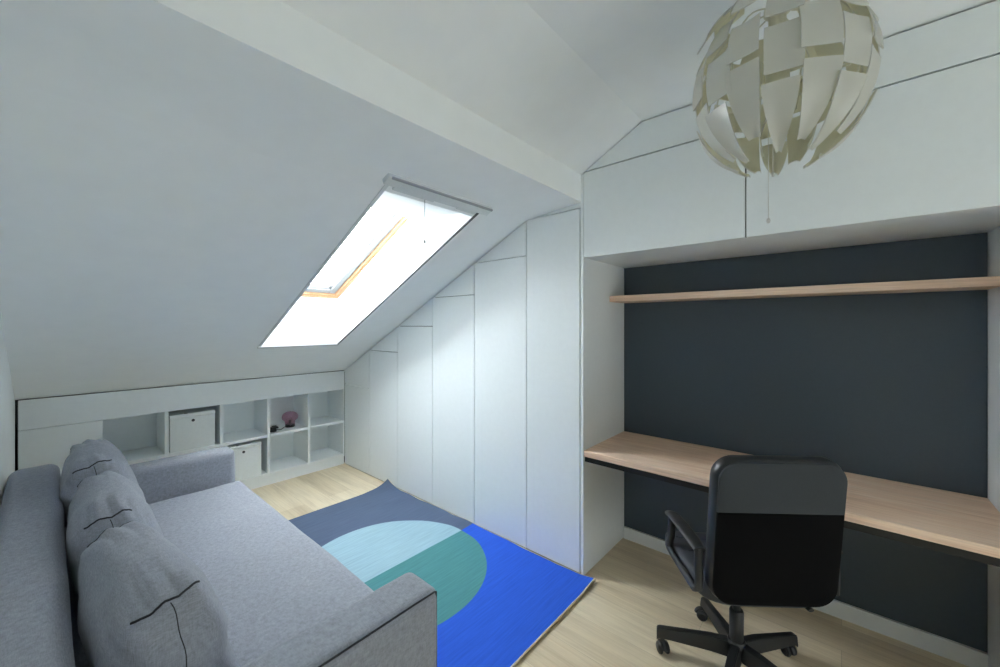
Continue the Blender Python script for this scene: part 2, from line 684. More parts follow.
m = MB(); m.box((-.022, -LEN - .018, .001), (WW + .012, -LEN, .010), .002, 1, SM)
m.build('bottom_rail', M['sash'], bl)
m = MB()
cx, cy = .862 * H, 1.10 * H
m.tube([(cx, cy, 1.450 * H), (cx, cy, 1.300 * H)], .0016, 6)
pcd = m.build('pull_cord', M['cord'], bl)
m = MB(); m.lathe([(.0, .022), (.003, .020), (.006, .006), (.006, .002), (0, 0)], (cx, cy, 1.286 * H), 12)
m.build('cord_weight', M['dark_metal'], pcd, True)

# ------------------------------------------------------------------ built-in wardrobe under the slope
ZDT = 1.4660                                           # top of the tallest door
GP = .0016                                             # half gap between fronts
ward = thing('wardrobe', 'white built-in wardrobe with stepped doors fitted under the sloping ceiling', 'wardrobe', h(1.58, 1.74, 0))
m = MB()
pr = [(.790, .001), (YS - .001, .001), (2.93, .001), (2.93, zs(2.93) - .006), (B[0], B[1] - .006), (.790, ZDT + .0015)]
m.prism([h(XW + .014, y, z) for y, z in pr], h(XR - XW - .016, 0, 0))
m.build('carcass', M['gap'], ward)  # carcass coloured dark to paint shade into the door gaps
m = MB(); m.prism([h(XW + .003, y, z) for y, z in [(.788, ZDT + .004), (B[0] - .004, ZDT + .004), (B[0] - .02, B[1] - .001), (.788, C[1] - .001)]], h(.012, 0, 0))
m.build('filler_strip', M['white'], ward)
# side panel that ends the wardrobe towards the desk niche
m = MB(); m.box(h(XW, .7735, .0), h(XR - .002, .7865, 1.600), .0015, 1)
m.build('side_panel', M['white'], ward)


def yw(u):
    t = (u - 500) / 392
    return XW / (.7541 + .6567 * t) * (.6567 - .7541 * t)


cuts = [YS - .001] + [yw(u) for u in (369.3, 397.8, 432.4, 474.2, 526.3)] + [.7895]
ZB = .0065
GS = .0055                                             # gap to the ceiling


def door(poly, name='door'):
    mm = MB()
    mm.prism([h(XW, y, z) for y, z in poly], h(.013, 0, 0), .0012, 1)
    return mm.build(name, M['white'], ward)


for i in range(len(cuts) - 1):
    ya, yb = cuts[i] - GP, cuts[i + 1] + GP            # ya further from the camera
    if i == 5:
        door([(ya, ZB), (yb, ZB), (yb, ZDT), (ya, ZDT)])
        continue
    zt = zs(ya) - GS
    if i == 0:
        zt = .575
        door([(ya, ZB), (yb, ZB), (yb, zt), (ya, zt)])
        door([(ya, zt + 2 * GP), (yb, zt + 2 * GP), (yb, zs(yb) - GS), (ya, zs(ya) - GS)], 'upper_panel')
        continue
    if i == 1:
        zt = zs(ya) - GS - .004
    door([(ya, ZB), (yb, ZB), (yb, zt), (ya, zt)])
    door([(ya - .012, zt + 2 * GP), (yb, zt + 2 * GP), (yb, zs(yb) - GS), (ya - .012, zs(ya - .012) - GS + .0005)], 'upper_panel')
m = MB(); m.box(h(XW + .006, .79, .0), h(XW + .0138, YS - .002, ZB + .002))
m.build('plinth', M['gasket_light'], ward)

# ------------------------------------------------------------------ overhead cabinet above the desk niche
ZCB = 1 + (325 - 257.5) / 392 * 1.5573                 # underside
ZCT = 1.6085
oc = thing('overhead_cabinet', 'white overhead cabinet with two wide doors spanning above the desk niche', 'cabinet', h(1.59, .22, ZCB))
m = MB(); m.box(h(XW + .014, -.331, ZCB), h(XN + .02, .7725, ZCT), .001, 1)
m.build('carcass', M['white'], oc)
m = MB(); m.prism([h(XW + .010, y, z) for y, z in [(.772, ZCT - .02), (.772, ZCT), (.54, E[1] - .004), (-.331, E[1] - .004), (-.331, ZCT - .02)]], h(.004, 0, 0))
m.build('painted_gap_shade', M['gap'], oc)  # dark sheet behind the fronts, painting the shade of their gaps
YD = .2204
for ya, yb in ((.7720, YD + GP * 1.1), (YD - GP * 1.1, -.331)):
    m = MB(); m.box(h(XW, yb, ZCB - .001), h(XW + .012, ya, ZCT - .0035), .0015, 1)
    m.build('door', M['white'], oc)
m = MB(); m.prism([h(XW, y, z) for y, z in [(.764, ZCT + .001), (.5395, E[1] - .0062), (-.331, E[1] - .0062), (-.331, ZCT + .001)]], h(.010, 0, 0))
m.build('filler_panel', M['white'], oc)
m = MB(); m.box(h(XW + .0135, YD - .004, ZCB + .001), h(XW + .0142, YD + .004, ZCT))
m.build('painted_gap_shade', M['gap'], oc)  # dark strip painted as shade between the two doors

# right cheek of the niche
m = MB(); m.box(h(XW, -.3445, 0), h(XR - .002, -.3195, ZCB - .0015), .0015, 1); m.box(h(XW, -.3445, ZCB - .002), h(XR - .002, -.3325, E[1] - .004), .0015, 1)
tag(m.build('end_panel', M['white']), 'white upright panel closing the right end of the desk niche', 'panel')

# ------------------------------------------------------------------ desk and wall shelf
ZD = .5007
dk = thing('desk', 'long oak-topped desk on a black rail spanning the dark niche', 'desk', h(1.585, .227, 0))
m = MB(); m.box(h(XW + .002, -.319, ZD - .024), h(XN - .001, .773, ZD), .003, 2)
m.build('desktop', M['oak'], dk)
m = MB(); m.box(h(XW + .010, -.319, ZD - .046), h(XW + .030, .773, ZD - .0242), .001, 1); m.box(h(XN - .03, -.319, ZD - .046), h(XN - .001, .773, ZD - .0242), .001, 1)
m.build('rail', M['black_rail'], dk)
m = MB(); m.box(h(1.624, -.319, 1.1020), h(XN - .001, .773, 1.1275), .002, 2)
sh = m.build('wall_shelf', M['oak'])
tag(sh, 'long oak shelf fixed high on the dark wall above the desk', 'shelf')

# ------------------------------------------------------------------ low shelf unit along the far wall
su = thing('shelf_unit', 'low white built-in shelf unit with square cubbies under the slope', 'shelf', h(.65, 2.83, 0))
SD = 2.935                                               # back of the cubbies
XA = -.0905
ZP, ZM, ZT = .058, .3157, .540
cellsL = [.169, .4145, .659, .9055, 1.152]
cellsR = [.3985, .6430, .8895, 1.1360, 1.3805]
m = MB(); hbox(m, XA, XW - .001, YS, YS + .013, ZT, zs(YS) - .0085, .0012, 1)
m.build('top_panel', M['white'], su)
m = MB(); hbox(m, XA, cellsL[0] - .001, YS, YS + .013, .060, ZT - .0022, .0012, 1)
m.build('door', M['white'], su)
m = MB(); hbox(m, XL + .001, cellsL[0] - .004, YS + .0135, SD - .10, .0, ZT + .02)
hbox(m, XL + .001, XA + .02, YS + .0135, YS + .03, .02, zs(YS + .03) - .0005)  # dark filler painted as shade in the gap at the wall
hbox(m, XL + .001, XW - .002, YS + .005, YS + .012, zs(YS) - .03, zs(YS + .012) - .0005)  # dark strip painted as shade in the gap under the slope
hbox(m, cellsL[0] - .02, XW - .002, YS + .0135, YS + .03, ZT + .005, zs(YS) - .02)
m.build('carcass', M['gap'], su)
m = MB(); hbox(m, XA, XW - .001, YS + .008, YS + .02, 0.0, ZP - .001)
m.build('plinth', M['white'], su)
m = MB(); hbox(m, cellsL[0] - .002, XW - .001, YS, SD, ZP, ZP + .0165, .0008, 1)
m.build('bottom_panel', M['white'], su)
m = MB(); m.box(h(cellsL[0], SD, ZP), h(XW - .001, SD + .006, ZT))
m.build('back_panel', M['white'], su)
m = MB(); m.box(h(cellsL[0] - .002, YS + .0135, ZT), h(XW - .001, SD, ZT + .004))
m.build('cubby_ceiling', M['white'], su)
div = [(cellsL[0] - .0015, cellsL[0])] + [(cellsR[i], cellsL[i + 1]) for i in range(4)] + [(cellsR[4], XW - .001)]
for a, b in div:
    m = MB(); hbox(m, a, b, YS, SD, ZP + .0166, ZT - .0004, .0008, 1)
    m.build('divider', M['white'], su)
for a, b in zip(cellsL, cellsR):
    m = MB(); hbox(m, a + .0002, b - .0002, YS + .0005, SD, ZM - .0165, ZM, .0008, 1)
    m.build('shelf_board', M['white'], su)


# storage boxes
def storage_box(label, x0, x1, z0, hh, y0):
    b = thing('storage_box', label, 'box', h((x0 + x1) / 2, y0 + .1, z0), 0, 'white storage boxes in the cubbies')
    y1 = SD - .02
    xm = (x0 + x1) / 2
    mm = MB(); mm.box(h(x0, y0, z0), h(x1, y1, z0 + hh - .020), .003, 2)
    mm.build('body', M['box'], b)
    mm = MB(); mm.box(h(x0 - .001, y0 - .0005, z0 + hh - .0185), h(x1 + .001, y1 + .001, z0 + hh), .003, 2)
    lid = mm.build('lid', M['box'], b)
    for (zz, yy) in ((z0 + hh * .80, y0),):
        mm = MB()
        mm.lathe([(.0, 0), (.011, 0), (.011, .003), (.006, .004), (0, .0025)], (0, 0, 0), 16,
                 Matrix.Translation(Vector(h(xm, yy, zz))) @ Matrix.Rotation(math.radians(90), 4, 'X'))
        mm.build('grommet', M['dark_metal'], b, 40)
    mm = MB()
    mm.lathe([(0, .003), (.010, .003), (.011, 0)], h(xm - .03, y0 + .012, z0 + hh), 16)
    mm.build('lid_grommet', M['dark_metal'], b, 40)
    return b


storage_box('white lidded box with round grommet in the upper second cubby, right above the sofa arm', .4195, .620, ZM + .0005, .198, YS + .004)
storage_box('white lidded box with round grommet standing in the lower third cubby near the sofa corner', .668, .858, ZP + .017, .205, YS + .006)
storage_box('white box in the lower first cubby, mostly hidden behind the sofa arm', .178, .388, ZP + .017, .205, YS + .006)

# small pink glass lamp with its cord and plug
lx, ly, lz = 1.062 * H, 2.80 * H, ZM * H + .0006
tl = thing('table_lamp', 'small pink glass table lamp with black base and cord in upper cubby', 'lamp', (lx, ly, lz))
m = MB(); m.lathe([(0, 0), (.040, 0), (.042, .004), (.042, .020), (.036, .026), (.016, .028), (.014, .034), (0, .034)], (lx, ly, lz), 24)
m.build('base', M['plastic'], tl, 40)
m = MB(); m.lathe([(0, .034), (.012, .034), (.012, .062), (.008, .066), (0, .066)], (lx, ly, lz), 16)
m.build('lamp_socket', M['plastic'], tl, 40)
prof = [(.044, .022), (.045, .050), (.050, .062), (.066, .074), (.072, .092), (.070, .110), (.060, .128), (.042, .140), (.020, .146), (.0, .147)]
pin = [(max(0, r - .003), z - .001) for r, z in reversed(prof)]
m = MB(); m.lathe(prof + pin[:-1] + [(.041, .022)], (lx, ly, lz), 32)
m.build('glass_shade', M['pinkglass'], tl, True)
m = MB()
px, py = .935 * H, 2.745 * H
m.tube([(lx - .043, ly, lz + .008), (lx - .07, ly - .02, lz + .004), (lx - .10, ly - .06, lz + .004), (px + .03, py + .01, lz + .012), (px + .02, py, lz + .03)], .003, 8)
m.build('cord', M['plastic'], tl, True)
m = MB()
m.box((px - .022, py - .02, lz), (px + .030, py + .02, lz + .028), .005, 2)
m.box((px - .030, py - .024, lz + .028), (px + .046, py + .024, lz + .044), .005, 2)
m.box((px + .0, py - .018, lz + .044), (px + .036, py + .018, lz + .052), .003, 2)
m.build('plug', M['black_rail'], tl)

# ------------------------------------------------------------------ rug
RX = (.455, 1.3835); RY = (.722, 2.108)
nx, ny = 60, 90


def rugz(x, y):
    fx = (x - RX[0]) / (RX[1] - RX[0]); fy = (y - RY[0]) / (RY[1] - RY[0])
    wv = math.sin(fy * 34 + fx * 2.5 + 1.5 * math.sin(fx * 5 + fy * 3)) + .6 * math.sin(fy * 57 - fx * 3)
    z = .0012 + .0011 * (1.6 + wv) * (0.35 + .65 * fx)
    far = max(0, (fy - .90) / .10); right = max(0, (fx - .88) / .12); near = max(0, (.07 - fy) / .07)
    z += .020 * far * far * right * right + .006 * far * far
    z += .008 * near * near * right + .0045 * near * near + .003 * right * right * abs(math.sin(fy * 16))
    return z


def rugxy(i, j):
    fx, fy = i / nx, j / ny
    x = RX[0] + (RX[1] - RX[0]) * fx
    y = RY[0] + (RY[1] - RY[0]) * fy
    y += (.022 * max(0, fx - .8) / .2) * max(0, (fy - .8) / .2)
    x -= .004 * math.sin(fy * 9) * (fx > .9)
    return x, y


m = MB()
top, bot = {}, {}
for i in range(nx + 1):
    for j in range(ny + 1):
        x, y = rugxy(i, j)
        z = rugz(x, y)
        top[i, j] = m.bm.verts.new(Vector(h(x, y, z + .0045)))
        bot[i, j] = m.bm.verts.new(Vector(h(x, y, max(.0003, z - .001))))
for i in range(nx):
    for j in range(ny):
        m.bm.faces.new((top[i, j], top[i + 1, j], top[i + 1, j + 1], top[i, j + 1]))
n0 = len(m.bm.faces)
for i in range(nx):
    for j in range(ny):
        m.bm.faces.new((bot[i, j + 1], bot[i + 1, j + 1], bot[i + 1, j], bot[i, j]))
for i in range(nx):
    m.bm.faces.new((bot[i, 0], bot[i + 1, 0], top[i + 1, 0], top[i, 0]))
    m.bm.faces.new((top[i, ny], top[i + 1, ny], bot[i + 1, ny], bot[i, ny]))
for j in range(ny):
    m.bm.faces.new((top[0, j], top[0, j + 1], bot[0, j + 1], bot[0, j]))
    m.bm.faces.new((bot[nx, j], bot[nx, j + 1], top[nx, j + 1], top[nx, j]))
m.mi = 1; m._tag(n0)
rc = h((RX[0] + RX[1]) / 2, (RY[0] + RY[1]) / 2, 0)
rug = m.build('rug', [rug_mat((.92 * H - rc[0]), (1.387 * H - rc[1]), .388 * H), M['rugback']], base=rc, smooth=40)
tag(rug, 'blue and grey rug with a pale blue and teal disc beside the sofa', 'rug')
m = MB()
edge = [top[nx, j] for j in ()]
pts = []
for i in range(nx + 1):
    x, y = rugxy(i, 0); pts.append(h(x, y - .001, rugz(x, y) + .002))
for j in range(1, ny + 1):
    x, y = rugxy(nx, j); pts.append(h(x + .001, y, rugz(x, y) + .002))
m.tube(pts, .0042, 6)
m.build('binding', M['rugedge'], rug, True)

# ------------------------------------------------------------------ sofa
sf = thing('sofa', 'grey fabric sofa bed with low square arms along the left wall', 'sofa', h(.22, 1.42, 0))


def wob(amp, sc, seed=0):
    def f(q, pos):
        nv = noise.noise_vector(pos * sc + Vector((seed * 7.1, 3.3, seed)))
        return pos + nv * amp
    return f


def padded(lo, hi, rad, bulge=.0, n=24, amp=.0, seed=0, gamma=1.0):
    """upholstered block: box with rounded edges, gently crowned faces"""
    mm = MB()
    c = [(a + b) / 2 for a, b in zip(lo, hi)]
    hf = [(b - a) / 2 for a, b in zip(lo, hi)]
    cache = {}

    def vert(p):
        key = tuple(round(x, 5) for x in p)
        if key in cache:
            return cache[key]
        q = Vector([p[i] * hf[i] for i in range(3)])
        inner = Vector([max(-(hf[i] - rad), min(hf[i] - rad, q[i])) for i in range(3)])
        d = q - inner
        if d.length > 1e-9:
            q = inner + d.normalized() * rad
        for i in range(3):
            if abs(p[i]) > .999:
                j, k = (i + 1) % 3, (i + 2) % 3
                q[i] += math.copysign(bulge * (1 - p[j] ** 2) * (1 - p[k] ** 2), p[i])
        pos = Vector(c) + q
        if amp:
            pos += noise.noise_vector(pos * 6 + Vector((seed, seed, 0))) * amp
        v = mm.bm.verts.new(pos)
        cache[key] = v
        return v

    def grid(i):
        # denser near the edges so that the rounding is smooth
        e = min(.45, rad / hf[i])
        g = [-1 + e * k / 4 for k in range(5)]
        mid = [-1 + e + (2 - 2 * e) * k / n for k in range(1, n)]
        return g + mid + [1 - e + e * k / 4 for k in range(5)]
    gr = [grid(i) for i in range(3)]
    for ax in range(3):
        j, k = (ax + 1) % 3, (ax + 2) % 3
        for sg in (-1, 1):
            for a in range(len(gr[j]) - 1):
                for b in range(len(gr[k]) - 1):
                    q = []
                    for aa, bb in ((a, b), (a + 1, b), (a + 1, b + 1), (a, b + 1)):
                        p = [0, 0, 0]
                        p[ax] = sg; p[j] = gr[j][aa]; p[k] = gr[k][bb]
                        q.append(vert(p))
                    if sg < 0:
                        q.reverse()
                    if len(set(q)) == 4:
                        mm.bm.faces.new(q)
    return mm


SZ = .300
padded(h(-.085, .66, .035), h(.535, 2.155, .150), .01).build('base', M['sofa'], sf, True)
padded(h(.015, .757, .145), h(.576, 2.062, SZ), .030 * H, .010, 30, .004, 3).build('seat', M['sofa'], sf, True)
padded(h(-.0955, .650, .10), h(.024, 2.165, .502), .030 * H, .006, 26, .003, 5).build('backrest', M['sofa'], sf, True)
for (a, b, sd) in ((.645, .754, 1), (2.055, 2.165, 2)):
    mm = padded(h(.026, a, .045), h(.550, b, .440), .022 * H, .004, 22, .002, sd)
    arm = mm.build('armrest', M['sofa'], sf, True)
    # welt seams round the outer face and the front
    yy = (a if sd == 1 else b) * H
    s = -1 if sd == 1 else 1
    mm = MB()
    q = .0075
    mm.tube([(.03 * H, yy - s * q, .440 * H - q), (.535 * H, yy - s * q, .440 * H - q), (.545 * H - q, yy - s * q, .433 * H), (.545 * H - q, yy - s * q, .06 * H)], .0026, 6)
    mm.build('seam', M['seam'], arm, True)
for (x, y) in ((-.04, .72), (.40, .72), (-.04, 2.10), (.40, 2.10)):
    m = MB(); m.lathe([(.022, 0), (.024, .004), (.028, .035 * H + .002)], h(x, y, .0), 16)
    m.build('leg', M['plastic'], sf, 40)


# loose back cushions
def back_cushion(label, y0, y1, xc, zc, hz, th, lean, seed, tw=0.0):
    """box-edged cushion standing on the seat, leaning back; flat gusset ends with pinched top corners"""
    c = Vector(h(xc, (y0 + y1) / 2, zc))
    hf = Vector(h(th, (y1 - y0) / 2, hz))
    R = Matrix.Rotation(-lean, 4, 'Y') @ Matrix.Rotation(tw, 4, 'Z')
    root = thing('back_cushion', label, 'cushion', tuple(c - Vector((0, 0, hf.z))), 0, 'sofa back cushions')

    def shape(qx, qy, qz):
        # q in [-1,1]^3 on the super-ellipsoid
        end = abs(qy)
        puff = 1 - .30 * end ** 4 * (1 - abs(qz) ** 2)
        x = qx * hf.x * puff * (1 - .38 * max(0, qz) ** 2)
        y = qy * hf.y * (1 - .05 * qz * qz)
        z = qz * hf.z * (1 - .10 * end ** 6)
        # ears: top corners at both ends stand out towards the front
        ear = (max(0, qz) ** 4) * (end ** 6)
        z += ear * (.012 + .010 * qx)
        x += ear * .012 * qx
        p = Vector((x, y, z))
        # gathered creases running lengthwise from both ends, fading towards the middle
        ang = math.atan2(qx, qz)
        out = Vector((qx, 0, qz))
        if out.length > .05:
            out.normalize()
            cr = math.sin(ang * 9 + seed * 2 + 2.5 * noise.noise(p * 6 + Vector((seed, 0, 0))))
            cr = cr * abs(cr)
            p += out * cr * .0085 * min(1, end ** 1.3) * (1 - end ** 10)
        p += noise.noise_vector(p * 5 + Vector((seed * 3.1, 0, 0))) * .012
        p += noise.noise_vector(p * 14 + Vector((seed * 1.7, 4, 0))) * .004
        return p

    def fn(q, pos):
        return c + R @ shape(q.x, q.y, q.z)
    mm = MB()
    n = 44
    cache = {}
    g = [math.sin((-1 + 2 * i / n) * math.pi / 2 * .96) / math.sin(math.pi / 2 * .96) for i in range(n + 1)]

    def vert(p):
        key = tuple(round(x, 5) for x in p)
        if key not in cache:
            sxz = (abs(p[0]) ** 3.6 + abs(p[2]) ** 3.6) ** (1 / 3.6)
            s = (sxz ** 7 + abs(p[1]) ** 7) ** (1 / 7)
            cache[key] = mm.bm.verts.new(fn(Vector((p[0] / s, p[1] / s, p[2] / s)), None))
        return cache[key]
    for ax in range(3):
        for sg in (-1, 1):
            for i in range(n):
                for j in range(n):
                    q = []
                    for a, b in ((i, j), (i + 1, j), (i + 1, j + 1), (i, j + 1)):
                        p = [0, 0, 0]
                        p[ax] = sg; p[(ax + 1) % 3] = g[a]; p[(ax + 2) % 3] = g[b]
                        q.append(vert(p))
                    if sg < 0:
                        q.reverse()
                    mm.bm.faces.new(q)
    mm.build('cover', M['sofa'], root, True)

    def surf(a, b, cc):
        sxz = (abs(a) ** 3.6 + abs(cc) ** 3.6) ** (1 / 3.6)
        s = (sxz ** 7 + abs(b) ** 7) ** (1 / 7)
        return fn(Vector((a / s, b / s, cc / s)), None)
    for s in (-1, 1):
        mm = MB()
        mm.tube([surf(-.80 + 1.6 * k / 20, s * .97, 1.0) for k in range(21)], .0030, 6)
        mm.tube([surf(.0 + .02 * math.sin(k), s, .985 - 1.7 * k / 20) for k in range(21)], .0012, 6)
        mm.build('seam', M['seam'], root, True)
    return root


back_cushion('grey back cushion nearest the camera, end seam facing the near sofa arm', .775, 1.216, .126, .438, .134, .084, math.radians(9), 1, math.radians(5))
back_cushion('grey back cushion in the middle of the sofa between the other two', 1.222, 1.634, .112, .444, .138, .080, math.radians(11), 2)
back_cushion('grey back cushion at the far end of the sofa beside the far arm', 1.641, 2.048, .110, .456, .147, .084, math.radians(11), 3)

# ------------------------------------------------------------------ office chair (local frame: +Y forward, +X right)
CX, CY = 1.30 * H, .228 * H
face = math.radians(38.5)
ch = thing('office_chair', 'black swivel office chair with armrests, back turned, at the oak desk', 'chair', (CX, CY, 0), face - math.pi / 2, local=True)
# star base
BR = .290
for k in range(5):
    a = math.radians(37 + 72 * k) - (face - math.pi / 2)
    d = Vector((math.cos(a), math.sin(a), 0))
    s = Vector((-d.y, d.x, 0))
    m = MB()
    prof = [(.030, .068, .132), (.10, .071, .130), (BR - .03, .066, .110), (BR + .012, .062, .105), (BR + .020, .050, .098)]
    vs = []
    for r, zl, zh in prof:
        wv = .024 - .006 * r / BR
        vs.append([m.bm.verts.new(d * r + s * sx * (wv if z == zl else wv * .72) + Vector((0, 0, z))) for sx, z in ((-1, zl), (1, zl), (1, zh), (-1, zh))])
    for Aa, Bb in zip(vs, vs[1:]):
        for j in range(4):
            q = (j + 1) % 4
            m.bm.faces.new((Aa[j], Aa[q], Bb[q], Bb[j]))
    m.bm.faces.new(list(reversed(vs[0]))); m.bm.faces.new(vs[-1])
    bmesh.ops.recalc_face_normals(m.bm, faces=m.bm.faces)
    bmesh.ops.bevel(m.bm, geom=list(m.bm.edges), offset=.003, segments=2, affect='EDGES', clamp_overlap=True)
    lg = m.build('base_leg', M['plastic'], ch, 40)
    # caster: twin wheels under a hood
    swing = a + math.radians([70, 115, 100, 60, 90][k])
    wd = Vector((math.cos(swing), math.sin(swing), 0))
    ax = Vector((-wd.y, wd.x, 0))
    cpos = d * BR + wd * .014
    m = MB()
    for sg in (-1, 1):
        rot = Matrix((wd, Vector((0, 0, 1)), ax)).transposed().to_4x4()
        m.lathe([(0, -.009), (.018, -.009), (.0225, -.006), (.025, 0), (.0225, .006), (.016, .009), (.012, .006), (0, .006)], (0, 0, 0), 24,
                Matrix.Translation(cpos + ax * (sg * .015) + Vector((0, 0, .0255))) @ rot)
    m.build('caster_wheel', M['plastic'], lg, 40)
    m = MB()
    arc = [cpos + wd * (.027 * math.cos(t)) + Vector((0, 0, .0255 + .027 * math.sin(t))) for t in [math.radians(x) for x in range(10, 181, 17)]]
    m.tube(arc, .008, 8, flat=(ax, 1.5))
    m.tube([d * BR + Vector((0, 0, .045)), d * BR + Vector((0, 0, .074))], .008, 10)
    m.build('caster_hood', M['plastic'], lg, 40)
m = MB(); m.lathe([(.0, .066), (.030, .066), (.036, .074), (.036, .130), (.030, .138), (.0, .138)], (0, 0, 0), 28)
m.lathe([(.0, .030), (.014, .030), (.016, .034), (.016, .070), (0, .070)], (0, 0, 0), 20)
m.build('base_hub', M['plastic'], ch, 40)
m = MB(); m.lathe([(.0, .136), (.026, .136), (.027, .255), (.024, .262), (.0, .262)], (0, 0, 0), 24)
m.build('column_cover', M['plastic'], ch, 40)
m = MB(); m.lathe([(.0, .26), (.014, .26), (.014, .388), (.0, .388)], (0, 0, 0), 20)
m.build('gas_column', M['dark_metal'], ch, 40)
m = MB(); m.box((-.10, -.13, .385), (.10, .12, .415), .006, 2)
m.build('tilt_mechanism', M['plastic'], ch)
m = MB(); m.tube([(.08, -.06, .405), (.12, -.12, .415), (.135, -.19, .425)], .006, 8); m.tube([(.135, -.19, .425), (.140, -.225, .424)], .012, 10, flat=(Vector((0, 0, 1)), .5))
m.build('height_lever', M['plastic'], ch, 40)

# seat
def seat_fn(q, pos):
    p = pos.copy()
    p.z += .018 * (q.x ** 2) * max(0, q.z) - .03 * max(0, q.y) ** 3 + .012 * max(0, q.z) * math.cos(q.y * 9) * .35
    return p


m = MB(); m.soft((0, .015, .450), (.235, .235, .040), 5, 20, seat_fn)
m.build('seat', M['seat_fab'], ch, True)
m = MB()
for yy in (.12, .0, -.10):
    m.tube([seat_fn(Vector((x / .24, (yy - .015) / .235, .98)), Vector((x, yy, .4888))) for x in [-.2 + .4 * k / 14 for k in range(15)]], .002, 6)
m.build('seat_seam', M['seam'], ch, True)

# backrest
LEAN = math.radians(6)
BH, BW = .273, .223
BC = Vector((.004, -.245, .709))
BMAT = Matrix.Translation(BC) @ Matrix.Rotation(LEAN, 4, 'X')


def outline(wd, hg, rr, n=9):
    pts = []
    for cx_, cy_, a0 in ((wd - rr, hg - rr, 0), (-wd + rr, hg - rr, 90), (-wd + rr, -hg + rr, 180), (wd - rr, -hg + rr, 270)):
        for k in range(n + 1):
            a = math.radians(a0 + 90 * k / n)
            pts.append((cx_ + rr * math.cos(a), cy_ + rr * math.sin(a)))
    return pts


def curve_y(x, z):
    return 0.0


def slab(mb, outl, y0, y1, inset=0.0, bev=.012, zcut=None, up=True):
    """plate in the local XZ plane between y0 (rear) and y1, following the back's curvature"""
    pts = outl
    if zcut is not None:
        keep = []
        nn = len(pts)
        for i in range(nn):
            p, q = pts[i], pts[(i + 1) % nn]
            ip = (p[1] >= zcut) if up else (p[1] <= zcut)
            iq = (q[1] >= zcut) if up else (q[1] <= zcut)
            if ip:
                keep.append(p)
            if ip != iq:
                t = (zcut - p[1]) / (q[1] - p[1])
                keep.append((p[0] + t * (q[0] - p[0]), zcut))
        pts = keep
    n0 = len(mb.bm.faces)
    cxm = sum(p[0] for p in pts) / len(pts); czm = sum(p[1] for p in pts) / len(pts)
    cxm = 0
    layers = []
    steps = [(1 - .0, y0 + bev), (1 - bev * .3 / BW, y0 + bev * .3), (1 - bev / BW, y0)]
    rings_ = [1 - bev / BW, .8, .6, .4, .2]

    def ringpts(sc, y):
        return [mb.bm.verts.new(Vector((cxm + (p[0] - cxm) * sc, y + curve_y(cxm + (p[0] - cxm) * sc, czm + (p[1] - czm) * sc), czm + (p[1] - czm) * sc))) for p in pts]
    seq = []
    for sc in (.25, .5, .75):
        seq.append(ringpts(sc, y0))
    seq.append(ringpts(1 - bev / BW, y0))
    seq.append(ringpts(1 - bev * .3 / BW, y0 + bev * .3))
    seq.append(ringpts(1, y0 + bev))
    if y1 - y0 > 2 * bev:
        seq.append(ringpts(1, y1 - bev))
    seq.append(ringpts(1 - bev * .3 / BW, y1 - bev * .3))
    seq.append(ringpts(1 - bev / BW, y1))
    for sc in (.75, .5, .25):
        seq.append(ringpts(sc, y1))
    nn = len(pts)
    for Aa, Bb in zip(seq, seq[1:]):
        for j in range(nn):
            q = (j + 1) % nn
            mb.bm.faces.new((Aa[j], Aa[q], Bb[q], Bb[j]))
    mb.bm.faces.new(list(reversed(seq[0]))); mb.bm.faces.new(seq[-1])
    vs = [v for r_ in seq for v in r_]
    bmesh.ops.recalc_face_normals(mb.bm, faces=mb.bm.faces[:] if n0 == 0 else mb.bm.faces[n0:])
    bmesh.ops.transform(mb.bm, matrix=BMAT, verts=vs)
    return mb


m = MB(); slab(m, outline(BW, BH, .075), -.012, .055, bev=.020)
bk = m.build('backrest', M['leather'], ch, True)
ol = outline(BW - .007, BH - .007, .070)
m = MB(); slab(m, ol, -.018, -.006, bev=.004, zcut=.083, up=True)
m.build('upper_back_panel', M['back_grey'], bk, 50)  # upper part of the back, greyer than the lower
m = MB(); slab(m, ol, -.018, -.006, bev=.004, zcut=.083, up=False)
m.build('lower_back_cloth', M['back_black'], bk, 50)
# armrests: bent flat loops
for s in (-1, 1):
    X = s * .244
    m = MB()
    path = [(X, -.206, .622), (X, -.15, .630), (X, -.05, .634), (X, .04, .632), (X, .080, .622), (X, .092, .606)]
    m.tube(path, [.022, .027, .028, .027, .021, .012], 14, flat=(Vector((0, 0, 1)), .42))
    arm = m.build('armrest', M['plastic'], ch, 50)
    m = MB()
    lo = [(X, .060, .620), (X, .056, .59), (X, .062, .53), (X, .085, .487), (X, .080, .468), (X, .02, .462), (X, -.10, .458), (X, -.165, .456), (X, -.196, .475), (X, -.198, .54), (X, -.194, .622)]
    m.tube(lo, .015, 10)
    m.build('arm_loop', M['plastic'], arm, 50)
    m = MB(); m.tube([(X - s * .005, -.10, .455), (X - s * .10, -.10, .408)], .014, 8); m.tube([(X - s * .005, .03, .458), (X - s * .10, .03, .408)], .014, 8)
    m.build('arm_bracket', M['plastic'], arm, 50)

# ------------------------------------------------------------------ pendant lamp of curved plates
LC = Vector(h(.970, .098, 1.482))
LR = .152 * H
SV = 1.12                                            # the globe is a little taller than wide when opened
pl = thing('pendant_lamp', 'large white globe pendant lamp of staggered curved plates hanging from the ceiling', 'lamp', (LC.x, LC.y, E[1] * H))


def sph(c, r, lon, lat):
    return c + Vector((math.cos(lon) * math.cos(lat), math.sin(lon) * math.cos(lat), SV * math.sin(lat))) * r


